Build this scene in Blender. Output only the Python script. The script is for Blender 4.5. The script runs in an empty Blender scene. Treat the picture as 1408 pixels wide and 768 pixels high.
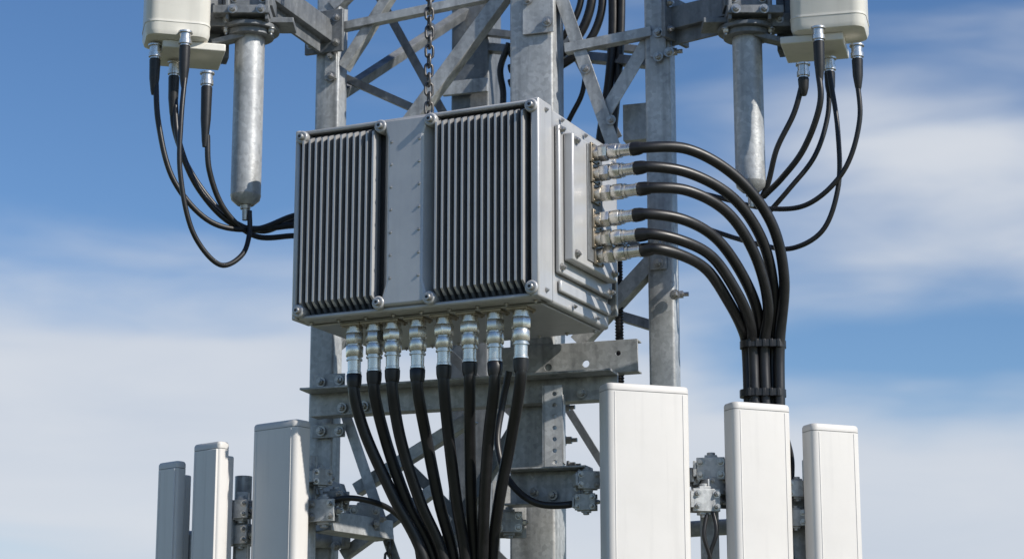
import bpy, bmesh, math, random
from mathutils import Vector, Matrix
random.seed(4)
rad=math.radians
scene=bpy.context.scene
scene.view_settings.view_transform='Standard'
try: scene.view_settings.look='None'
except Exception: pass
scene.view_settings.exposure=0

# ------------------------------------------------------------ survey frame
PITCH=rad(13); DIST=7.5; F=3000.0; TZ=20.0
FW=Vector((0,math.cos(PITCH),math.sin(PITCH))); UP=Vector((0,-math.sin(PITCH),math.cos(PITCH)))
CAM=Vector((0,0,TZ))-FW*DIST
def P(u,v,y=0.0):
    d=FW*F+Vector((1,0,0))*(u-704)+UP*(384-v)
    return CAM+d*((y-CAM.y)/d.y)
def PT(u,v,off=0.0):     # point on the (yawed) front face of the tower
    d=FW*F+Vector((1,0,0))*(u-704)+UP*(384-v)
    t=(0.526+off-CAM.y-0.325*CAM.x)/(d.y+0.325*d.x)
    return CAM+d*t
TN=Vector((-0.31,-0.95,0)).normalized()   # outward normal of that face
TX=Vector((0.95,-0.31,0)).normalized()
Z=Vector((0,0,1))

# ------------------------------------------------------------ materials
def mat(name,c1,c2=None,metal=0.0,rough=0.5,scale=8.0,bump=0.0,stretch=1.0,spangle=0.0,rvar=0.1,spec=0.5,streak=0.0,dirt=0.0):
    m=bpy.data.materials.new(name); m.use_nodes=True; nt=m.node_tree; n=nt.nodes; l=nt.links
    b=n['Principled BSDF']; c2=c2 or c1
    tc=n.new('ShaderNodeTexCoord'); mp=n.new('ShaderNodeMapping'); mp.inputs['Scale'].default_value=(1,1,stretch)
    l.new(tc.outputs['Object'],mp.inputs['Vector'])
    no=n.new('ShaderNodeTexNoise'); no.inputs['Scale'].default_value=scale; no.inputs['Detail'].default_value=8; no.inputs['Roughness'].default_value=0.62
    l.new(mp.outputs[0],no.inputs['Vector'])
    cr=n.new('ShaderNodeValToRGB'); cr.color_ramp.elements[0].position=.32; cr.color_ramp.elements[1].position=.68
    cr.color_ramp.elements[0].color=(*c1,1); cr.color_ramp.elements[1].color=(*c2,1)
    l.new(no.outputs['Fac'],cr.inputs['Fac'])
    col=cr.outputs['Color']
    if spangle>0:
        vo=n.new('ShaderNodeTexVoronoi'); vo.inputs['Scale'].default_value=70
        l.new(tc.outputs['Object'],vo.inputs['Vector'])
        hs=n.new('ShaderNodeSeparateColor'); l.new(vo.outputs['Color'],hs.inputs[0])
        mr=n.new('ShaderNodeMapRange'); mr.inputs['To Min'].default_value=1-spangle; mr.inputs['To Max'].default_value=1+spangle
        l.new(hs.outputs[0],mr.inputs['Value'])
        mx=n.new('ShaderNodeVectorMath'); mx.operation='SCALE'; l.new(col,mx.inputs[0]); l.new(mr.outputs[0],mx.inputs['Scale'])
        col=mx.outputs[0]
    if streak>0:
        m2=n.new('ShaderNodeMapping'); m2.inputs['Scale'].default_value=(26,26,1.6); l.new(tc.outputs['Object'],m2.inputs['Vector'])
        n2=n.new('ShaderNodeTexNoise'); n2.inputs['Scale'].default_value=1.0; n2.inputs['Detail'].default_value=5; l.new(m2.outputs[0],n2.inputs['Vector'])
        r2=n.new('ShaderNodeMapRange'); r2.inputs['From Min'].default_value=.5; r2.inputs['From Max'].default_value=.75
        r2.inputs['To Min'].default_value=1; r2.inputs['To Max'].default_value=1-streak; l.new(n2.outputs['Fac'],r2.inputs['Value'])
        mx2=n.new('ShaderNodeVectorMath'); mx2.operation='SCALE'; l.new(col,mx2.inputs[0]); l.new(r2.outputs[0],mx2.inputs['Scale'])
        col=mx2.outputs[0]
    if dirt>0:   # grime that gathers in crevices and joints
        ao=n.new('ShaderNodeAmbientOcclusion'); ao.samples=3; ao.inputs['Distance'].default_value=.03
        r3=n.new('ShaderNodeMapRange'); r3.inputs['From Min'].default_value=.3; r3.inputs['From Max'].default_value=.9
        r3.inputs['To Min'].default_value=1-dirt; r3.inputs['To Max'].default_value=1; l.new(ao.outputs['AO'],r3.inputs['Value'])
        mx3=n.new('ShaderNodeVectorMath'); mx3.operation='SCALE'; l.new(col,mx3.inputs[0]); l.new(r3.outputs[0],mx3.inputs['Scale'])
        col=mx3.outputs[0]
    l.new(col,b.inputs['Base Color'])
    b.inputs['Metallic'].default_value=metal
    b.inputs['Specular IOR Level'].default_value=spec
    rr=n.new('ShaderNodeMapRange'); rr.inputs['To Min'].default_value=max(.05,rough-rvar); rr.inputs['To Max'].default_value=min(1,rough+rvar)
    l.new(no.outputs['Fac'],rr.inputs['Value']); l.new(rr.outputs[0],b.inputs['Roughness'])
    if bump>0:
        nb=n.new('ShaderNodeTexNoise'); nb.inputs['Scale'].default_value=scale*14; nb.inputs['Detail'].default_value=4
        l.new(tc.outputs['Object'],nb.inputs['Vector'])
        bp=n.new('ShaderNodeBump'); bp.inputs['Strength'].default_value=bump; bp.inputs['Distance'].default_value=0.002
        l.new(nb.outputs['Fac'],bp.inputs['Height']); l.new(bp.outputs[0],b.inputs['Normal'])
    return m
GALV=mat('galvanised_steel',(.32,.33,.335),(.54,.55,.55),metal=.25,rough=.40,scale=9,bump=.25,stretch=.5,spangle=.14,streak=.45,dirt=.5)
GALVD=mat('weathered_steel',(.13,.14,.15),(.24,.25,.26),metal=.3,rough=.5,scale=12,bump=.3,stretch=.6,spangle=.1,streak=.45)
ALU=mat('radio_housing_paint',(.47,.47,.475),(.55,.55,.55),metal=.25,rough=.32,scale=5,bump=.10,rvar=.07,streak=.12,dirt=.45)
FIN=mat('heatsink_anodised',(.15,.165,.185),(.20,.215,.235),metal=.3,rough=.38,scale=10,bump=.05)
DARK=mat('recess_shade_gasket_black',(.010,.011,.013),(.016,.016,.02),rough=.6)  # near-black: fin-gap shade put into the colour; also gasket and bolt sockets
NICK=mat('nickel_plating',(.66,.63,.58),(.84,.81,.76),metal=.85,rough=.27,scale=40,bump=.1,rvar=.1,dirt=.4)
BRASS=mat('aged_nickel_plate',(.32,.27,.20),(.45,.39,.31),metal=.8,rough=.40,scale=30)
RUB=mat('black_cable_jacket',(.009,.009,.010),(.018,.018,.020),rough=.40,scale=20,bump=.08)
RADOME=mat('radome_plastic',(.64,.62,.595),(.70,.68,.655),rough=.45,scale=3,bump=.05,streak=.10,rvar=.08)
RADCAP=mat('radome_cap_plastic',(.56,.545,.52),(.62,.60,.58),rough=.5,scale=5)
CREAM=mat('cream_enamel',(.66,.64,.58),(.74,.72,.66),rough=.38,scale=4,streak=.10)
BOLT=mat('zinc_bolt',(.33,.32,.31),(.52,.51,.49),metal=.8,rough=.35,scale=60)
CHAINM=mat('chain_steel',(.07,.07,.07),(.16,.15,.145),metal=.7,rough=.42,scale=60)
CONC=mat('concrete',(.28,.27,.25),(.38,.37,.35),rough=.9,scale=4,bump=.4)

# ------------------------------------------------------------ mesh helpers
def empty(name,loc=(0,0,0),rotz=0.0):
    e=bpy.data.objects.new(name,None); e.location=loc; e.rotation_euler=(0,0,rotz); e.empty_display_size=.1
    scene.collection.objects.link(e); return e
def mtx(e): return Matrix.Translation(e.location)@Matrix.Rotation(e.rotation_euler[2],4,'Z')
def resample(pts,n=8):
    pts=[Vector(p) for p in pts]
    if len(pts)<3: return pts
    q=[pts[0]*2-pts[1]]+pts+[pts[-1]*2-pts[-2]]; out=[]
    for i in range(1,len(q)-2):
        p0,p1,p2,p3=q[i-1:i+3]
        t0=0; t1=t0+max((p1-p0).length,1e-5)**.5; t2=t1+max((p2-p1).length,1e-5)**.5; t3=t2+max((p3-p2).length,1e-5)**.5
        for k in range(n):
            t=t1+(t2-t1)*k/n
            A1=p0*((t1-t)/(t1-t0))+p1*((t-t0)/(t1-t0)); A2=p1*((t2-t)/(t2-t1))+p2*((t-t1)/(t2-t1)); A3=p2*((t3-t)/(t3-t2))+p3*((t-t2)/(t3-t2))
            B1=A1*((t2-t)/(t2-t0))+A2*((t-t0)/(t2-t0)); B2=A2*((t3-t)/(t3-t1))+A3*((t-t1)/(t3-t1))
            out.append(B1*((t2-t)/(t2-t1))+B2*((t-t1)/(t2-t1)))
    out.append(pts[-1]); return out
def basis(d):
    d=Vector(d).normalized(); a=Vector((0,0,1)) if abs(d.z)<.9 else Vector((1,0,0))
    x=a.cross(d).normalized(); return x,d.cross(x),d
class Part:
    def __init__(s,parent,name,m,M=None,bevel=0.0):
        s.parent=parent; s.name=name; s.m=m; s.M=M; s.bev=bevel; s.bm=bmesh.new()
    def loft(s,rings,cap=True,closed=False):
        vs=[[s.bm.verts.new(p) for p in r] for r in rings]; n=len(rings[0])
        m=len(vs)
        for i in range(m if closed else m-1):
            a=vs[i]; b=vs[(i+1)%m]
            for k in range(n): s.bm.faces.new((a[k],a[(k+1)%n],b[(k+1)%n],b[k]))
        if cap and not closed:
            s.bm.faces.new(vs[0][::-1]); s.bm.faces.new(vs[-1])
        return s
    def obox(s,c,ax,ay,az,sx,sy,sz):
        c=Vector(c); ax=Vector(ax)*sx/2; ay=Vector(ay)*sy/2; az=Vector(az)*sz/2
        return s.loft([[c-ax-ay-az,c+ax-ay-az,c+ax+ay-az,c-ax+ay-az],[c-ax-ay+az,c+ax-ay+az,c+ax+ay+az,c-ax+ay+az]])
    def b(s,x0,x1,y0,y1,z0,z1):
        return s.obox(((x0+x1)/2,(y0+y1)/2,(z0+z1)/2),(1,0,0),(0,1,0),(0,0,1),x1-x0,y1-y0,z1-z0)
    def lathe(s,p0,d,prof,seg=20,rot=0.0):
        p0=Vector(p0); x,y,d=basis(d)
        return s.loft([[p0+d*t+(x*math.cos(rot+2*math.pi*k/seg)+y*math.sin(rot+2*math.pi*k/seg))*r for k in range(seg)] for t,r in prof])
    def cyl(s,p0,p1,r,seg=20):
        p0=Vector(p0);p1=Vector(p1); return s.lathe(p0,p1-p0,[(0,r),((p1-p0).length,r)],seg)
    def bolt(s,p,d,r=.012,h=.012):
        d=Vector(d).normalized()
        s.lathe(p,d,[(0,r*1.45),(h*.2,r*1.45)],18); s.lathe(Vector(p)+d*h*.2,d,[(0,r),(h*.8,r),(h,r*.85)],6,random.random())
        s.lathe(Vector(p)+d*h*1.2,d,[(0,r*.5),(h*.5,r*.5)],10); return s
    def tube(s,pts,r,seg=12,n=8,closed=False):
        q=resample(pts,n) ; rings=[]; x=None
        for i,p in enumerate(q):
            t=(q[min(i+1,len(q)-1)]-q[max(i-1,0)]).normalized()
            if x is None: x=basis(t)[0]
            x=(x-t*x.dot(t)).normalized(); y=t.cross(x)
            rr=r(i/(len(q)-1)) if callable(r) else r
            rings.append([p+(x*math.cos(2*math.pi*k/seg)+y*math.sin(2*math.pi*k/seg))*rr for k in range(seg)])
        return s.loft(rings)
    def angle(s,p0,p1,w,t=.006,n=TN,flip=1,fl=None):
        p0=Vector(p0);p1=Vector(p1); d=(p1-p0); L=d.length; d.normalize(); side=d.cross(n).normalized(); nn=side.cross(d).normalized()
        if nn.dot(n)<0: nn=-nn
        c=(p0+p1)/2; fl=fl or w
        s.obox(c,d,side,nn,L,w,t)
        s.obox(c+side*flip*(w/2-t/2)-nn*(fl/2+t/2+.0002),d,side,nn,L,t,fl); return s
    def torus(s,c,ax,ay,R,L,r,seg=16,ms=7):
        c=Vector(c);ax=Vector(ax).normalized();ay=Vector(ay).normalized();nz=ax.cross(ay); rings=[]
        for k in range(seg):
            a=2*math.pi*k/seg; o=ax*math.cos(a)*R+ay*(math.sin(a)*R+(L if math.sin(a)>0 else -L)*min(1,abs(math.sin(a))*3))
            rd=(ax*math.cos(a)+ay*math.sin(a))
            rings.append([c+o+(rd*math.cos(2*math.pi*j/ms)+nz*math.sin(2*math.pi*j/ms))*r for j in range(ms)])
        return s.loft(rings,closed=True)
    def done(s,ang=38):
        if s.M is not None: s.bm.transform(s.M)
        if s.parent is not None: s.bm.transform(mtx(s.parent).inverted())
        bmesh.ops.recalc_face_normals(s.bm,faces=s.bm.faces)
        me=bpy.data.meshes.new(s.name); s.bm.to_mesh(me); s.bm.free()
        me.shade_smooth(); me.set_sharp_from_angle(angle=rad(ang)); me.materials.append(s.m)
        o=bpy.data.objects.new(s.name,me); scene.collection.objects.link(o)
        if s.parent is not None: o.parent=s.parent
        if s.bev>0:
            bv=o.modifiers.new('bevel','BEVEL'); bv.width=s.bev; bv.segments=2; bv.limit_method='ANGLE'; bv.angle_limit=rad(40); bv.harden_normals=False
        return o
def plate_holes(parent,name,m,c,ax,ay,w,h,t,holes):
    cu=bpy.data.curves.new(name,'CURVE'); cu.dimensions='2D'; cu.fill_mode='BOTH'; cu.extrude=t/2; cu.bevel_depth=.0008
    sp=cu.splines.new('POLY'); sp.points.add(3)
    for i,(x,y) in enumerate([(-w/2,-h/2),(w/2,-h/2),(w/2,h/2),(-w/2,h/2)]): sp.points[i].co=(x,y,0,1)
    sp.use_cyclic_u=True
    for hx,hy,hr in holes:
        sp=cu.splines.new('POLY'); sp.points.add(15)
        for k in range(16): sp.points[k].co=(hx+hr*math.cos(k*math.pi/8),hy+hr*math.sin(k*math.pi/8),0,1)
        sp.use_cyclic_u=True
    o=bpy.data.objects.new('tmp',cu); scene.collection.objects.link(o)
    dg=bpy.context.evaluated_depsgraph_get(); me=bpy.data.meshes.new_from_object(o.evaluated_get(dg)); bpy.data.objects.remove(o)
    ax=Vector(ax).normalized(); ay=Vector(ay).normalized(); az=ax.cross(ay)
    M=Matrix.Translation(Vector(c))@Matrix(((ax.x,ay.x,az.x),(ax.y,ay.y,az.y),(ax.z,ay.z,az.z))).to_4x4()
    me.transform(mtx(parent).inverted()@M); me.materials.clear(); me.materials.append(m); me.name=name
    ob=bpy.data.objects.new(name,me); scene.collection.objects.link(ob); ob.parent=parent; return ob
def rrect(w,d,r,n=5):
    out=[]
    for cx,cy,a0 in ((w/2-r,d/2-r,0),(-w/2+r,d/2-r,90),(-w/2+r,-d/2+r,180),(w/2-r,-d/2+r,270)):
        for k in range(n+1):
            a=rad(a0+90*k/n); out.append((cx+r*math.cos(a),cy+r*math.sin(a)))
    return out
def V3(l,z): return [Vector((x,y,z)) for x,y in l]

# ============================================================ RADIO UNIT
A=rad(25); W=.925; DP=.62
N0=P(739,405,-.45); ztop=P(738,131,-.45).z; H=ztop-N0.z
radio=empty('remote_radio_unit',N0,-A); RM=mtx(radio)
def RL(x,y,z): return RM@Vector((x,y,z))
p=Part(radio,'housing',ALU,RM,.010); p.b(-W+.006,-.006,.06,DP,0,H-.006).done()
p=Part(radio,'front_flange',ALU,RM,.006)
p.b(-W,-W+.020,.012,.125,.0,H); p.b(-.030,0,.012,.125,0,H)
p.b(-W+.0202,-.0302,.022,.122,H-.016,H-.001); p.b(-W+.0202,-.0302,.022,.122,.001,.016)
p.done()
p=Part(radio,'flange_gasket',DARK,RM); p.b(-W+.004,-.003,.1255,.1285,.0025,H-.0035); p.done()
p=Part(radio,'heatsink_base_shade',DARK,RM); p.b(-W+.021,-.031,.050,.061,.017,H-.017); p.done()  # base has the housing paint; near-black colour stands in for shade between fins
p=Part(radio,'heatsink_fins',FIN,RM)
q=Part(radio,'heatsink_fin_edges',ALU,RM)
def fins(x0,x1,n):
    for i in range(n):
        x=x0+(x1-x0)*i/(n-1); w0=.0052; w1=.0040
        pr=[(.052,.018),(.008,.058),(.008,H-.042),(.052,H-.018)]
        def ring(x,wt,wb): return [Vector((x+(wb if y>.04 else wt),y,z)) for y,z in pr]
        p.loft([ring(x,-w1,-w0),ring(x,w1,w0)])
        def rg(x,wf,wk): return [Vector((x+wk,.030,.0365)),Vector((x+wf,.0,.056)),Vector((x+wf,.0,H-.044)),Vector((x+wk,.030,H-.028))]
        q.loft([rg(x,-.0034,-.0058),rg(x,.0034,.0058)])
fins(-.885,-.612,12); fins(-.372,-.055,14)
p.done(); q.done()
# central raised cover
p=Part(radio,'centre_cover',ALU,RM,.005)
def cr(y,x0,x1,z0,z1,fl):
    xs=[(x0-fl,z0),(x1+fl,z0),(x1+fl,z0+.03),(x1,z0+.075),(x1,z1-.06),(x1+fl,z1-.02),(x1+fl,z1),(x0-fl,z1),(x0-fl,z1-.02),(x0,z1-.06),(x0,z0+.075),(x0-fl,z0+.03)]
    return [Vector((x,y,z)) for x,z in xs]
p.loft([cr(.060,-.597,-.388,.008,H-.004,.0),cr(.034,-.578,-.407,.012,H-.006,.012),cr(.008,-.556,-.427,.020,H-.012,.014)])
p.done()
p=Part(radio,'cover_rivets',BOLT,RM)
for x in (-.545,-.438):
    for i in range(7):
        z=.11+i*(H-.20)/6
        p.lathe((x,.009,z),(0,-1,0),[(0,.0058),(.003,.0050),(.0045,.002)],10)
p.done()
p=Part(radio,'corner_lugs',ALU,RM,.002); q=Part(radio,'cover_bolts',BOLT,RM)
for x in (-.897,-.588,-.398,-.026):
    for z in (.030,H-.028):
        p.lathe((x,.06,z),(0,-1,0),[(0,.023),(.052,.023),(.056,.020)],20)
        q.lathe((x,.0045,z),(0,-1,0),[(0,.0165),(.002,.0165)],20)
        q.lathe((x,.0025,z),(0,-1,0),[(0,.012),(.009,.012),(.011,.010)],18)
p.done(); q.done()
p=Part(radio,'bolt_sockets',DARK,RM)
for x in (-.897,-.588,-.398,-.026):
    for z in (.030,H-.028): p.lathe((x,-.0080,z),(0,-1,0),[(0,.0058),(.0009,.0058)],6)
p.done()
# base plate with screws
p=Part(radio,'base_plate',ALU,RM,.003); p.b(-W+.03,-.03,.10,DP-.02,-.008,-.0005); p.done()
q=Part(radio,'base_screws',BOLT,RM)
for i in range(9):
    for y in (.075,DP-.05): q.bolt((-.88+i*.105,y,(-.001 if y<.1 else -.008)),(0,0,-1),.006,.005)
q.done()
# side seams and connector panel
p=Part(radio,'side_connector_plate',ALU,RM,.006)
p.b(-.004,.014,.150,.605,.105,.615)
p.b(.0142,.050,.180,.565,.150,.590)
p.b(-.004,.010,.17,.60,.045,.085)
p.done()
p=Part(radio,'connector_gasket',GALVD,RM,.003); p.b(.0502,.054,.295,.425,.175,.58).done()
q=Part(radio,'side_bolts',BOLT,RM)
for y,z in ((.166,.125),(.166,.598),(.585,.125),(.585,.598)): q.bolt((.014,y,z),(1,0,0),.010,.010)
for y,z in ((.205,.175),(.205,.565),(.53,.175),(.53,.565)): q.bolt((.050,y,z),(1,0,0),.011,.010)
for y,z in ((.07,.03),(.07,H-.03),(.60,.06),(.3,.02),(.5,.02),(.2,H-.03),(.4,H-.03),(.58,H-.03)): q.bolt((.001,y,z),(1,0,0),.006,.006)
q.done()
# top lugs
p=Part(radio,'top_lifting_lug',GALVD,RM,.002); p.b(-.52,-.46,.17,.18,H-.004,H+.05); p.done()
# back bracket to the column
p=Part(radio,'mounting_bracket',GALV,RM,.003)
p.b(-.36,.02,DP,DP+.02,.05,H-.05)
for z in (.12,H-.16): p.b(-.30,-.06,DP+.02,DP+.13,z,z+.06)
p.done()
# connectors
conn=Part(radio,'rf_connectors',NICK,RM); collar=Part(radio,'connector_flanges',BRASS,RM,.001); boots=Part(radio,'connector_boots',RUB,RM)
def connector(p0,d,L,r,kind=0):
    p0=Vector(p0); x,y,dd=basis(d)
    collar.obox(p0+dd*.004,x,y,dd,r*2.4,r*2.4,.008)
    for a in (-1,1):
        for b_ in (-1,1): collar.lathe(p0+dd*.008+x*a*r*.95+y*b_*r*.95,dd,[(0,.0045),(.004,.0045)],8)
    s=L
    conn.lathe(p0+dd*.008,dd,[(0,r*.88),(s*.10,r*.88),(s*.10,r*.95),(s*.13,r*.95)],24)
    conn.lathe(p0+dd*(.008+s*.13),dd,[(0,r*1.0),(s*.015,r*1.06),(s*.20,r*1.06),(s*.215,r*1.0)],6,random.random())
    conn.lathe(p0+dd*(.008+s*.345),dd,[(0,r*.78),(s*.04,r*.78),(s*.04,r*.93),(s*.055,r*.96),(s*.24,r*.96),(s*.255,r*.90),(s*.255,r*.80),(s*.30,r*.80),(s*.30,r*.90),(s*.33,r*.90),(s*.33,r*.74),(s*.55,r*.72),(s*.56,r*.80),(s*.60,r*.80),(s*.61,r*.7)],28)
    boots.lathe(p0+dd*(.008+s*.955),dd,[(0,r*.80),(s*.015,r*.86),(s*.16,r*.83),(s*.25,r*.74),(s*.27,r*.6)],20)
    return p0+dd*(.008+s*1.12)
BX=[-.745,-.668,-.598,-.503,-.404,-.308,-.215,-.121]
bt=[connector((x,.135,-.008),(0,0,-1),.172-.003*(i%3),.031) for i,x in enumerate(BX)]
SY=[(.345,.555),(.35,.485),(.355,.415),(.360,.325),(.360,.258),(.375,.205)]
st=[]
for i,(y,z) in enumerate(SY):
    e=connector((.054,y,z),(1,0,.02*(i%2)),.140+.010*(i%3),.028); st.append(RM@e)
conn.done(); collar.done(); boots.done()
bt=[RM@e for e in bt]

# ============================================================ CABLES
def cable(name,pts,r,seg=14,n=10):
    o=Part(None,name,RUB); o.tube(pts,r,seg,n); ob=o.done(60); return ob
CP=[[(500,590),(540,680),(583,768)],[(529,600),(560,690),(596,768)],[(550,600),(578,690),(610,768)],[(586,600),(604,690),(624,768)],
    [(617,600),(628,690),(640,768)],[(646,600),(648,690),(652,768)],[(672,600),(666,690),(664,768)],[(703,600),(686,690),(677,768)]]
for i,e in enumerate(bt):
    y=e.y; pts=[e+Vector((0,0,.03)),e-Vector((0,0,.03))]
    for k,(u,v) in enumerate(CP[i]): pts.append(P(u,v,y+(.10-y)*(k+1)/3+(.02 if i%2 else -.01)))
    l=pts[-1]; pts.append(Vector((l.x*.7-.02,.14+.03*(i%2),l.z-.5))); pts.append(Vector((-.05+.045*(i-3.5),.2,17))); pts.append(Vector((-.05+.045*(i-3.5),.28,12))); pts.append(Vector((-.05+.045*(i-3.5),.28,.3)))
    cable('coaxial_cable',pts,.0200)
SP=[[(945,205),(1012,243),(1060,305),(1078,380),(1072,473)],
    [(945,237),(1008,272),(1048,330),(1064,400),(1062,473)],
    [(945,262),(1000,292),(1038,350),(1056,420),(1051,473)],
    [(940,302),(985,328),(1022,380),(1042,430),(1044,473)],
    [(935,330),(978,352),(1012,400),(1030,440),(1035,473)],
    [(935,350),(972,371),(1002,415),(1020,450),(1026,473)]]
for i,e in enumerate(st):
    d=(RM.to_3x3()@Vector((1,0,0)))
    yb=.10+(.035 if i%2 else -.005); pts=[e-d*.03,e+d*.02]
    for k,(u,v) in enumerate(SP[i]):
        f=(k+1)/5; pts.append(P(u,v,e.y*(1-f)**1.0+yb*f-(.05*(1-f))))
    b=pts[-1]; c=P(1048,473,yb); bx=c.x+(b.x-c.x)*.92
    for z in (P(1048,545,yb).z,P(1048,640,yb).z,17.9): pts.append(Vector((bx,b.y,z)))
    pts.append(Vector((bx*.6,.4,17.3))); pts.append(Vector((.25+.03*i,.6,16.5))); pts.append(Vector((.25+.03*i,.6,.3)))
    cable('coaxial_cable',pts,.0188)
for v in (474,541):
    cpos=P(1049,v,.115); ce=empty('cable_clamp',cpos)
    p=Part(ce,'strap',RUB,Matrix.Translation(cpos)); 
    a=rrect(.160,.090,.040,6)
    p.loft([V3(a,-.012),V3(a,.012)]); p.done()
    p=Part(ce,'ridges',RUB,Matrix.Translation(cpos),.001)
    for k in range(5): p.b(-.056+k*.025,-.046+k*.025,-.048,-.043,-.014,.014)
    p.done()

# ============================================================ TOWER
TB=PT(452,300); tower=empty('lattice_tower',(0,.8,0))
RT=Matrix.Rotation(-rad(18),4,'Z')
LL=PT(452,300); LR=PT(911,300); LC=PT(739,300,-.02); LB=P(655,100,1.6)
def tubecol(part,x,y,w,d,z0,z1): part.loft([[Vector((x,y,0))+RT@v for v in V3(rrect(w,d,.010,3),z)] for z in (z0,z1)])
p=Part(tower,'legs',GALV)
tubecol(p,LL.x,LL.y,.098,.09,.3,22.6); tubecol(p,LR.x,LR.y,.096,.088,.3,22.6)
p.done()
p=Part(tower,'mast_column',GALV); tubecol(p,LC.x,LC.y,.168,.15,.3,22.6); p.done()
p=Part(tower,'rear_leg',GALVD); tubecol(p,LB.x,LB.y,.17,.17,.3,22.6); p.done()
p=Part(tower,'footing',CONC,None,.03); p.b(-1.6,1.6,-.9,2.6,-.3,.3); p.done()
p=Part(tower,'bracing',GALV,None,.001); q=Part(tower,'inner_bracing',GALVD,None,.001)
def br(u0,v0,u1,v1,w,off=0.0,part=p,flip=1): part.angle(PT(u0,v0,off),PT(u1,v1,off),w,.006,TN,flip)
br(560,168,700,-22,.052,-.05); br(470,92,545,-25,.040,-.04); br(470,36,700,-12,.032,-.055); 
br(468,104,590,158,.030,.06,q); br(518,-10,612,160,.034,.25,q)
br(770,-8,845,205,.050,-.05); br(776,66,895,43,.036,-.06); br(828,162,900,42,.052,-.03,p,-1); br(880,-30,915,35,.036,-.03)
br(790,70,850,190,.036,.5,q); br(640,40,900,70,.03,.9,q)
br(792,470,912,340,.056,-.04); br(850,330,900,350,.04,.2,q)
br(472,560,545,775,.040,-.04); br(488,672,648,572,.046,.05); br(470,762,600,668,.04,.0); br(560,640,700,780,.04,.3,q); br(590,780,705,590,.042,.1,q)
br(600,470,740,600,.036,.5,q); br(780,560,830,640,.03,.4,q)
def lev(a,b,z0,z1,w,part=p,off=.05):
    part.angle(Vector((a.x,a.y-off,z0)),Vector((b.x,b.y-off,z1)),w,.006,TN)
zz=18.3; k=0
while zz>1.0:
    lev(LL,LR,zz,zz-1.1,.045); lev(LR,LL,zz,zz-1.1,.045,p,.062); lev(LL,LR,zz,zz,.045,p,.075)
    lev(LL,LB,zz,zz-1.1,.04,q,.0); lev(LB,LR,zz,zz-1.1,.04,q,.0); zz-=1.15
for z0 in (21.25,): lev(LL,LR,z0,z0+1.1,.045); lev(LR,LL,z0,z0+1.1,.045,p,.062)
for z0 in (18.6,19.9,20.9): lev(LL,LB,z0,z0+.7,.035,q,0); lev(LB,LR,z0+.5,z0,.035,q,0)
p.done(); q.done()
# mounting beam (angle) and upper channel
p=Part(tower,'mounting_beam',GALV,None,.0015)
a=PT(427,556,-.16); b=PT(850,530,-.16); d=(b-a).normalized(); c=(a+b)/2; L=(b-a).length; nn=Vector((d.y,-d.x,0)).normalized()
p.obox(c,d,Z,nn,L,.090,.008)
p.obox(c+Z*.041+nn*.0545,d,Z,nn,L,.008,.10)
p.obox(c-Z*.042-nn*.0345,d,Z,nn,L,.006,.06)
p.done()
c2=PT(780,494,-.10)
plate_holes(tower,'upper_channel_web',GALV,c2,d,Z,.52,.105,.008,[(.07,-.02,.014),(-.07,-.025,.014),(.19,.01,.010)])
p=Part(tower,'upper_channel_flanges',GALV,None,.001)
for s in (-1,1): p.obox(c2+Z*s*.0555-nn*.026,d,Z,nn,.52,.006,.06)
p.done()
c3=P(761,588,.22)
plate_holes(tower,'perforated_bracket',GALV,c3,(1,-.15,0),Z,.062,.30,.007,[(0.004,-.12+.04*i,.0085) for i in range(7)])
p=Part(tower,'perforated_bracket_flange',GALV,None,.001); p.obox(c3+Vector((-.031,.034,0)),(1,-.15,0),(.15,1,0),Z,.006,.062,.30)
p.obox(c3+Vector((.036,.034,0)),(1,-.15,0),(.15,1,0),Z,.006,.062,.24); p.done()
# folded bracket from mast to right panel antenna
p=Part(tower,'antenna_arm_bracket',GALV,None,.002)
e0=P(702,672,.22); e1=P(815,668,.12); dd=(e1-e0).normalized(); cc=(e0+e1)/2; L=(e1-e0).length; n3=Vector((dd.y,-dd.x,0)).normalized()
p.obox(cc,dd,Z,n3,L,.115,.007); p.obox(cc+Z*.0600+n3*.035,dd,Z,n3,L,.007,.08); p.obox(cc-Z*.0610+n3*.035,dd,Z,n3,L,.007,.08)
p.obox(cc+dd*(L/2-.03)+n3*.03,dd,Z,n3,.01,.11,.055)
p.obox(P(700,700,.30),(1,0,0),(0,1,0),Z,.12,.008,.20)
p.done()
# gussets, clamps
p=Part(tower,'gusset_plates',GALV,None,.0015)
def gus(u,v,w,h,off=-.055): p.obox(PT(u,v,off),TX,TN,Z,w,.008,h)
gus(452,525,.13,.06,-.07); gus(452,592,.13,.05,-.07); gus(905,60,.06,.10); gus(905,348,.06,.12); gus(455,92,.05,.1); gus(740,18,.12,.16,-.11)
p.obox(PT(875,170,.1),TX,TN,Z,.09,.05,.14); p.obox(PT(640,120,.9),TX,TN,Z,.2,.02,.06)
p.obox(PT(452,735,-.05),TX,TN,Z,.12,.03,.09)
p.done()
q=Part(tower,'tower_bolts',BOLT)
for u,v,off in ((920,72,-.06),(928,405,-.06),(441,525,-.085),(466,522,-.085),(441,592,-.085),(466,592,-.085),(650,130,1.0),(905,45,-.065),(905,78,-.065),(455,78,-.06),(455,105,-.06),
    (592,38,-.06),(840,165,-.06),(805,95,-.06),(725,0,-.12),(752,30,-.12),(905,335,-.06),(905,362,-.06),(500,558,-.175),(470,560,-.175),(800,540,-.175),(446,720,-.07),(462,750,-.07)):
    q.bolt(PT(u,v,off),TN,.013,.014)
for u,v in ((920,72),(928,405),(775,605),(772,560),(780,640)):
    o=PT(u,v,-.02); q.lathe(o,(1,-.25,0),[(0,.02),(.008,.02),(.008,.014),(.030,.014),(.030,.008),(.05,.008)],6)
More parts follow.
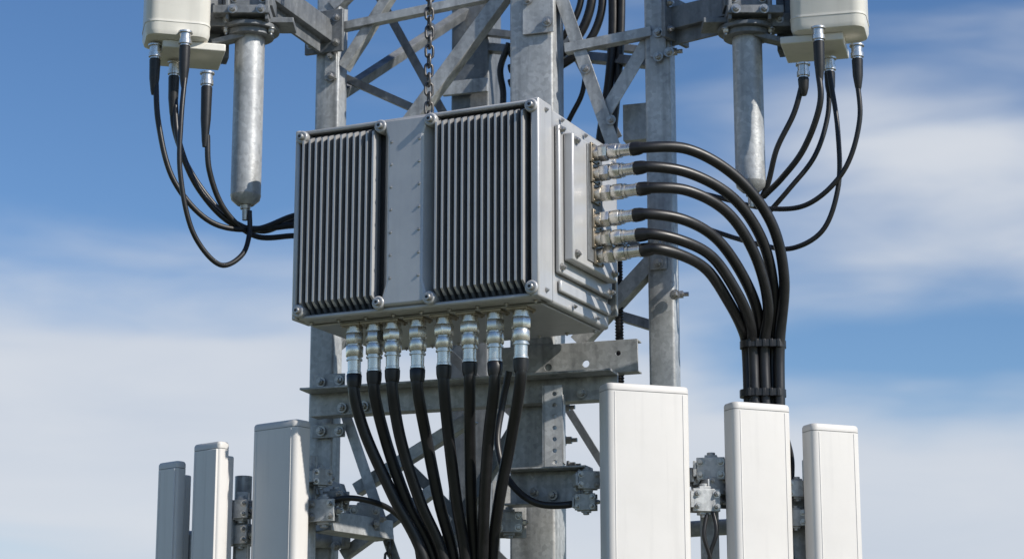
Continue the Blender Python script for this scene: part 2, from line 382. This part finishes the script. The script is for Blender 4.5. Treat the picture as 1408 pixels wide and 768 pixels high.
for u,v in ((735,676),(760,680),(795,672)): q.bolt(P(u,v,.15),n3,.012,.014)
q.done()

# ---- dark feeders in the upper part of the tower
for pts,r in (([(815,-60),(812,10),(795,50),(765,78),(700,95)],.018),([(828,-60),(826,20),(806,62),(768,92),(700,115)],.016),([(800,-60),(798,5),(785,35),(765,58),(700,75)],.013),
              ([(842,-60),(843,40),(838,110),(825,200),(815,420)],.019),([(855,-60),(854,40),(850,110),(842,200),(830,420)],.015),([(806,95),(800,130),(785,160),(765,200)],.010),
              ([(700,60),(688,95),(692,130),(688,190)],.013)):
    cable('feeder_cable',[PT(u,v,.22) for u,v in pts],r)
# ribbed conduit
p=Part(None,'corrugated_conduit',RUB); a=PT(850,330,.0); b=PT(853,560,.0)
m=110; L=(b-a).length; p.lathe(a,b-a,[(L*k/m,.0165 if k%2 else .0125) for k in range(m+1)],14); p.done(20)
# looping jumpers near the lower brackets
cable('jumper_cable',[P(700,510,.12),P(690,560,.14),P(684,610,.12),P(700,660,.08),P(735,690,.04),P(775,694,.03),P(815,685,.06)],.012)
cable('jumper_cable',[P(445,690,.12),P(480,684,.10),P(515,690,.12),P(545,706,.22),P(570,740,.35),P(580,800,.4)],.010)

# ============================================================ CHAIN
def chain(x,y,z0,z1):
    e=empty('hoist_chain',(x,y,z0)); p=Part(e,'links',CHAINM); z=z0; k=0
    while z<z1:
        p.torus((x+.001*math.sin(k),y,z),(1,.3,0) if k%2 else (-.3,1,0),(0,0,1),.0135,.010,.0050); z+=.0345; k+=1
    p.done(60)
tp=RL(-.49,.175,H+.035); chain(tp.x,tp.y,tp.z,22.5)
cb=P(535,735,.6); chain(cb.x,cb.y,17.0,cb.z)

# ============================================================ PANEL ANTENNAS
def panel(u,v,y,yaw,w,d,length,ridge=False,rear=0.0,pipe=True):
    o=P(u,v,y); e=empty('panel_antenna',o,rad(yaw)); M=mtx(e)
    R=min(w,d)*.26
    p=Part(e,'radome',RADOME,M)
    p.loft([V3(rrect(w-.012,d-.012,R*.8),-length),V3(rrect(w,d,R),-length+.008),V3(rrect(w,d,R),-.0262)]); p.done(30)
    p=Part(e,'end_cap_seam',GALVD,M); p.loft([V3(rrect(w-.004,d-.004,R*.9),-.0261),V3(rrect(w-.004,d-.004,R*.9),-.0241)]); p.done(30)
    p=Part(e,'end_cap',RADCAP,M)
    p.loft([V3(rrect(w,d,R),-.0240),V3(rrect(w,d,R),-.009),V3(rrect(w-.007,d-.007,R*.9),-.002),V3(rrect(w-.018,d-.018,R*.6),0)]); p.done(30)
    p=Part(e,'radome_edge_beads',RADOME,M,.001)
    for s in (-1,1): p.b(s*(w/2-R-.004)-.0015,s*(w/2-R-.004)+.0015,-d/2-.0016,-d/2+.004,-length+.02,-.030)
    p.done()
    if ridge:
        p=Part(e,'radome_ridge',RADOME,M,.002); p.b(w*.08,w*.45,-d/2-.006,-d/2+.01,-length+.02,-.028); p.done()
    if rear>0:
        p=Part(e,'rear_housing',RADCAP,M,.006); p.b(-w*.38,w*.42,d/2,d/2+rear,-length+.05,-.045); p.done()
    p=Part(e,'bottom_connectors',NICK,M)
    for k in (-1,0,1): p.cyl((k*w*.25,0,-length-.04),(k*w*.25,0,-length+.01),.012)
    p.done()
    yb=d/2+rear
    p=Part(e,'mounting_pipe',GALV,M)
    p.cyl((0,yb+.095,-length-.1),(0,yb+.095,-.10),.030,24); p.done()
    p=Part(e,'pipe_clamps',GALV,M,.0015); q=Part(e,'clamp_bolts',BOLT,M)
    for z in (-.30,-length+.25):
        p.b(-.05,.05,yb,yb+.012,z-.05,z+.05)
        for s in (-1,1):
            p.b(s*.042-.004,s*.042+.004,yb+.012,yb+.060,z-.04,z+.04)
        p.b(-.058,.058,yb+.055,yb+.068,z-.035,z+.035); p.b(-.058,.058,yb+.124,yb+.136,z-.035,z+.035)
        for s in (-1,1):
            for t in (-.02,.02):
                q.cyl((s*.048,yb+.04,z+t),(s*.048,yb+.165,z+t),.005,8); q.bolt((s*.048,yb+.136,z+t),(0,1,0),.010,.012)
    p.done(); q.done(); return e,M
panel(885,531,-.10,19,.300,.090,1.5)
panel(1040,556,.0,22,.222,.085,1.5)
panel(1141,585,.05,22,.187,.085,1.4)
panel(388,581,.10,-38,.212,.080,1.4)
panel(291,609,.18,-42,.140,.050,1.3,True,.030)
panel(237,635,.30,-42,.108,.045,1.3,True,.03)

# antenna support frame behind the panels
sf=empty('antenna_support_frame',P(704,720,.35))
p=Part(sf,'cross_pipes',GALV)
zc=P(704,720,.35).z
for z in (zc-.02,zc-.9):
    p.tube([Vector((-1.18,.62,z)),Vector((-.8,.66,z)),Vector((-.6,.72,z))],.028,16,4)
    p.tube([Vector((.5,.40,z)),Vector((.8,.24,z)),Vector((1.12,.22,z))],.028,16,4)
p.done()
def clampset(name_parent,c,yaw,sc=1.0,nb=2):
    M=Matrix.Translation(c)@Matrix.Rotation(rad(yaw),4,'Z')@Matrix.Scale(sc,4)
    p=Part(name_parent,'clamp',GALV,M,.0015)
    p.b(-.05,.05,-.030,-.018,-.04,.04); p.b(-.05,.05,.018,.030,-.04,.04)
    p.b(-.022,.022,-.0178,.0178,-.05,.05); p.b(-.062,-.0502,-.035,.035,-.028,.028)
    p.lathe((-.0,0,-.06),(0,0,1),[(0,.015),(.12,.015)],14); p.done()
    q=Part(name_parent,'clamp_bolts',BOLT,M)
    for s in (-1,1):
        for t in (-.022,.022): q.bolt((s*.036,-.030,t),(0,-1,0),.010,.011); q.cyl((s*.036,-.05,t),(s*.036,.06,t),.005,8)
    q.bolt((.050,0,0),(1,0,0),.012,.014); q.done()
for u,v,y,yaw,sc in ((446,702,.12,-20,.95),(441,656,.15,30,.7),(462,688,.16,-30,.8),(500,712,.5,10,1.1),(332,700,.2,-30,.8),(330,735,.22,-25,.8),(808,660,-.0,10,.75),(806,690,.02,-15,.7),
    (968,688,-.01,15,.95),(978,645,.03,-10,.95),(965,655,.06,20,.8),(984,668,.02,25,.7),(1096,672,.07,10,.7),(1094,712,.07,-10,.7),(700,718,.25,0,.9)):
    clampset(sf,P(u,v,y),yaw,sc)
p=Part(sf,'bracket_arms',GALV,None,.002)
p.angle(P(436,668,.2),P(476,676,.55),.06,.006,Vector((0,-1,0))); p.angle(P(455,715,.2),P(540,728,.6),.07,.006,Vector((0,-1,0)))
p.angle(P(950,668,.05),P(1000,662,.10),.05,.006,Vector((0,-1,0))); p.angle(P(1085,690,.12),P(1110,690,.12),.05,.006,Vector((0,-1,0)))
p.b(*(lambda c:(c.x-.03,c.x+.03,c.y-.02,c.y+.02,c.z-.5,c.z+.13))(P(975,690,.10)))
p.b(*(lambda c:(c.x-.03,c.x+.03,c.y-.02,c.y+.02,c.z-.5,c.z+.06))(P(1096,690,.15)))
p.b(*(lambda c:(c.x-.02,c.x+.02,c.y-.02,c.y+.02,c.z-.5,c.z+.06))(P(334,700,.25)))
p.done()
cable('jumper_cable',[P(980,700,-.02),P(985,730,-.03),P(975,770,-.02),P(985,840,0)],.007)
cable('jumper_cable',[P(972,705,-.02),P(968,735,-.03),P(978,775,-.02),P(970,840,0)],.007)
cable('jumper_cable',[P(1082,600,.15),P(1089,630,.16),P(1088,680,.15),P(1084,760,.15)],.008)

# ============================================================ UPPER RADIO HEADS
def head(side,u0,u1,vb,yaw,pipe_u,pipe_v1,leg,conns,y=0.0):
    c=P((u0+u1)/2,vb,y); e=empty('antenna_radio_head',c,rad(yaw)); M=mtx(e); s=side
    w=(u1-u0)/400.0*.93; d=.20
    p=Part(e,'cover',CREAM,M)
    p.loft([V3(rrect(w-.05,d-.05,.03),-.002),V3(rrect(w-.012,d-.012,.042),.006),V3(rrect(w,d,.045),.022),V3(rrect(w,d,.045),.75),V3(rrect(w-.04,d-.04,.03),.77)]); p.done(30)
    p=Part(e,'cover_seam',CREAM,M); p.loft([V3(rrect(w+.004,d+.004,.046),.050),V3(rrect(w+.004,d+.004,.046),.056)]); p.done(30)
    p=Part(e,'underside_plate',CREAM,M,.004)
    p.b(*sorted((-s*.05,s*.17)),-.06,.16,-.03,-.0025); p.done()
    p=Part(e,'rear_heatsink',GALVD,M,.003)
    p.b(*sorted((s*.02,s*.17)),.101,.18,-.02,.74)
    for k in range(5): p.b(*sorted((s*(.1705),s*.20)),.105+k*.016,.111+k*.016,.0,.7)
    p.done()
    cn=Part(e,'connectors',NICK); bo=Part(e,'connector_boots',RUB)
    for (u,v,L,yy) in conns:
        q=P(u,v,yy); k=L/400
        cn.lathe(q,(0,0,-1),[(0,.026),(.006,.026),(.006,.020),(.03,.020),(.03,.023),(.045,.023),(.045,.018),(.052,.018)],20)
        bo.lathe(q-Z*.052,(0,0,-1),[(0,.016),(.004,.020),(k*.55,.018),(k*.9,.012),(k,.009)],16)
    cn.done(); bo.done()
    pc=P(pipe_u,48,.12); pb=P(pipe_u,pipe_v1,.12); m=empty('antenna_mount_pipe',pc)
    p=Part(m,'pipe',GALV); p.loft([[pp for pp in [Vector((pc.x+r*math.cos(k*math.pi/16),pc.y+r*math.sin(k*math.pi/16),z)) for k in range(32)]] for z,r in ((pb.z-.006,.030),(pb.z+.012,.050),(pb.z+.03,.0545),(pb.z+.031,.0535),(pc.z+.9,.0535))]); p.done()
    p=Part(m,'collar',GALVD,None,.002)
    p.cyl((pc.x,pc.y,pc.z-.015),(pc.x,pc.y,pc.z+.006),.085,28); p.cyl((pc.x,pc.y,pc.z+.0062),(pc.x,pc.y,pc.z+.022),.105,28)
    p.obox((pc.x-s*.02,pc.y-.02,pc.z+.055),(1,0,0),(0,1,0),Z,.20,.20,.03); p.obox((pc.x,pc.y-.0,pc.z+.11),(1,0,0),(0,1,0),Z,.17,.14,.05)
    for k in range(-1,2,2): p.obox((pc.x+k*.07,pc.y-.07,pc.z+.10),(1,0,0),(0,1,0),Z,.012,.08,.16)
    hx=c.x+s*.10
    p.obox(((pc.x+hx)/2,pc.y-.02,pc.z+.035),(1,0,0),(0,1,0),Z,abs(pc.x-hx),.09,.05)
    p.obox(((pc.x+hx)/2-s*.0,pc.y-.03,pc.z-.03),Vector((1,0,s*.25)).normalized(),(0,1,0),Vector((-s*.25,0,1)).normalized(),abs(pc.x-hx)*.8,.05,.02)
    ZA=.06+(.15 if s>0 else .06)
    l=Vector((leg.x,leg.y,pc.z+ZA)); a=Vector((pc.x,pc.y,pc.z+ZA)); dd=(l-a); L=dd.length; dd.normalize(); sd=dd.cross(Z)
    p.obox((l+a)/2,dd,sd,Z,L,.07,.085)
    p.obox(l-dd*.07,dd,sd,Z,.015,.16,.17)
    p.obox((l+a)/2+dd*.02-Z*.065,dd,sd,Z,L*.6,.012,.06)
    p.obox(Vector((pc.x+s*.09,pc.y,pc.z+.035)),(1,0,0),(0,1,0),Z,.14,.12,.02)
    p.done()
    q=Part(m,'mount_bolts',BOLT)
    for k in (-1,1):
        q.bolt((pc.x+k*.05,pc.y-.12,pc.z+.055),(0,-1,0),.012,.014); q.bolt((pc.x+k*.05,pc.y-.07,pc.z+.11),(0,-1,0),.010,.012)
        q.bolt((pc.x+k*.08,pc.y-.05,pc.z+.006),(0,0,-1),.011,.014)
    for zo in (-.05,.05): q.bolt(l-dd*.08+sd*.055*(1)+Z*zo,-dd,.011,.012); q.bolt(l-dd*.08-sd*.055+Z*zo,-dd,.011,.012)
    q.bolt((hx,pc.y-.065,pc.z+.035),(0,-1,0),.010,.012); q.bolt((hx+s*.07,pc.y-.065,pc.z+.035),(0,-1,0),.010,.012)
    q.lathe((pc.x,pc.y,pb.z),(0,0,-1),[(0,.02),(.02,.018),(.02,.012),(.06,.010)],14); q.done()
head(1,193,290,62,14,344,280,LL,[(214,62,52,-.03),(240,86,60,.08),(255,44,60,-.10),(285,100,88,.02)])
head(-1,1085,1198,52,-14,1027,262,LR,[(1125,38,60,-.10),(1104,88,26,.03),(1178,62,45,-.03),(1140,80,40,.08)])
J=[([(214,105,-.03),(218,170,-.04),(240,250,-.02),(290,305,.05),(350,315,.15),(402,297,.25),(440,290,.35)],.010),
   ([(240,130,.08),(246,195,.07),(275,262,.08),(325,310,.12),(402,310,.25),(440,305,.35)],.011),
   ([(255,98,-.10),(249,165,-.12),(248,240,-.12),(268,325,-.08),(303,364,-.02),(333,350,.06),(343,320,.11),(343,290,.12)],.009),
   ([(285,186,.02),(288,235,.03),(310,290,.08),(350,324,.15),(405,324,.25),(440,325,.35)],.010),
   ([(240,125,.09),(238,170,.08),(262,235,.10),(315,300,.15),(360,318,.2),(402,303,.3),(440,300,.4)],.009),
   ([(1178,105,-.03),(1182,165,-.03),(1160,235,.0),(1112,280,.05),(1060,287,.12),(960,265,.25),(880,255,.35)],.009),
   ([(1140,98,.05),(1152,180,.03),(1152,260,.03),(1130,318,.06),(1090,341,.10),(1040,335,.2),(930,300,.5)],.009),
   ([(1104,112,.03),(1092,155,.05),(1068,205,.08),(1055,255,.12),(1040,285,.15)],.010),
   ([(1125,96,-.10),(1128,140,-.10),(1105,205,-.04),(1075,245,.02),(1050,270,.1)],.011),
   ([(1140,110,.08),(1138,160,.08),(1120,215,.08),(1085,260,.1),(1050,300,.14)],.009)]
for pts,r in J: cable('jumper_cable',[P(*t) for t in pts],r,12)

# ============================================================ GROUND
gm=mat('grass_ground',(.05,.07,.03),(.16,.15,.10),rough=.95,scale=.05)
bm=bmesh.new(); bmesh.ops.create_grid(bm,x_segments=20,y_segments=20,size=4000); me=bpy.data.meshes.new('ground'); bm.to_mesh(me); bm.free(); me.materials.append(gm)
g=bpy.data.objects.new('ground',me); scene.collection.objects.link(g)

# ============================================================ SUN + SKY
AZ=rad(57); EL=rad(36)
sd=Vector((math.sin(AZ)*math.cos(EL),-math.cos(AZ)*math.cos(EL),math.sin(EL)))
sl=bpy.data.lights.new('sun','SUN'); sl.energy=5.0; sl.angle=rad(.53); sl.color=(1,.945,.86)
so=bpy.data.objects.new('sun',sl); so.rotation_euler=sd.to_track_quat('Z','Y').to_euler(); so.location=(10,-10,40); scene.collection.objects.link(so)
w=bpy.data.worlds.new('World'); scene.world=w; w.use_nodes=True; nt=w.node_tree; n=nt.nodes; l=nt.links; n.clear()
out=n.new('ShaderNodeOutputWorld'); bg=n.new('ShaderNodeBackground'); bg.inputs['Strength'].default_value=.085; l.new(bg.outputs[0],out.inputs[0])
sky=n.new('ShaderNodeTexSky'); sky.sky_type='NISHITA'; sky.sun_disc=False; sky.sun_elevation=EL; sky.sun_rotation=math.pi-AZ; sky.altitude=300; sky.air_density=1.0; sky.dust_density=.15; sky.ozone_density=2.0
def mth(op,a,b=None,c=None):
    m=n.new('ShaderNodeMath'); m.operation=op
    for i,x in enumerate((a,b,c)):
        if x is None: continue
        if isinstance(x,(int,float)): m.inputs[i].default_value=x
        else: l.new(x,m.inputs[i])
    return m.outputs[0]
tc=n.new('ShaderNodeTexCoord'); sx=n.new('ShaderNodeSeparateXYZ'); l.new(tc.outputs['Generated'],sx.inputs[0])
az=mth('MULTIPLY',mth('ARCTAN2',sx.outputs[0],sx.outputs[1]),57.2958); el=mth('MULTIPLY',mth('ARCSINE',sx.outputs[2]),57.2958)
def noise(sx_,sy_,sc,det,seed,rough=.55,dist=0.0):
    cv=n.new('ShaderNodeCombineXYZ'); l.new(mth('MULTIPLY',az,sx_),cv.inputs[0]); l.new(mth('MULTIPLY',el,sy_),cv.inputs[1]); cv.inputs[2].default_value=seed
    no=n.new('ShaderNodeTexNoise'); no.inputs['Scale'].default_value=sc; no.inputs['Detail'].default_value=det; no.inputs['Roughness'].default_value=rough; no.inputs['Distortion'].default_value=dist
    l.new(cv.outputs[0],no.inputs['Vector']); return no.outputs['Fac']
big=noise(.09,.25,1.0,3,2.0); fine=noise(.12,.55,1.0,5,7.0,.5,.4); wz=mth('MULTIPLY',mth('SUBTRACT',noise(.12,.3,1.0,2,11.0),.5),3.0)
el2=mth('ADD',el,wz); az2=mth('ADD',az,mth('MULTIPLY',wz,1.5))
tot=None
for a,e,ra,re,k in ((-10.5,9.6,9.5,2.9,1.15),(11.5,16.2,5.5,2.0,.95),(9,7.4,11,2.3,1.15),(-1,10.8,7,2.6,.6),(13,13.4,5,1.3,.75),(11,11.1,6,.6,-.40),(-13,17,9,2.5,-.3),(0,4.5,40,2.6,.85)):
    dx=mth('POWER',mth('ABSOLUTE',mth('DIVIDE',mth('SUBTRACT',az2,a),ra)),2.0); dy=mth('POWER',mth('ABSOLUTE',mth('DIVIDE',mth('SUBTRACT',el2,e),re)),2.0)
    g_=mth('MULTIPLY',mth('EXPONENT',mth('MULTIPLY',mth('ADD',dx,dy),-1.0)),k)
    tot=g_ if tot is None else mth('ADD',tot,g_)
raw=mth('ADD',tot,mth('ADD',mth('MULTIPLY',mth('SUBTRACT',big,.5),.7),mth('MULTIPLY',mth('SUBTRACT',fine,.5),1.15)))
mr=n.new('ShaderNodeMapRange'); mr.interpolation_type='SMOOTHSTEP'; mr.inputs['From Min'].default_value=-.05; mr.inputs['From Max'].default_value=1.05; mr.inputs['To Max'].default_value=.95; l.new(raw,mr.inputs['Value'])
hs=n.new('ShaderNodeHueSaturation'); hs.inputs['Hue'].default_value=.507; hs.inputs['Saturation'].default_value=1.22; hs.inputs['Value'].default_value=1.35; l.new(sky.outputs[0],hs.inputs['Color'])
cc=n.new('ShaderNodeMix'); cc.data_type='RGBA'; l.new(fine,cc.inputs[0]); cc.inputs[6].default_value=(6.2,7.0,8.3,1); cc.inputs[7].default_value=(8.6,8.9,9.4,1)
mx=n.new('ShaderNodeMix'); mx.data_type='RGBA'; l.new(mr.outputs[0],mx.inputs[0]); l.new(hs.outputs[0],mx.inputs[6]); l.new(cc.outputs[2],mx.inputs[7])
l.new(mx.outputs[2],bg.inputs['Color'])

# ============================================================ CAMERA
cd=bpy.data.cameras.new('camera'); cd.sensor_width=36; cd.lens=F/1408*36; cd.clip_start=.1; cd.clip_end=12000
cd.dof.use_dof=True; cd.dof.focus_distance=7.2; cd.dof.aperture_fstop=4.5
co=bpy.data.objects.new('camera',cd); co.location=CAM; co.rotation_euler=FW.to_track_quat('-Z','Y').to_euler(); scene.collection.objects.link(co); scene.camera=co
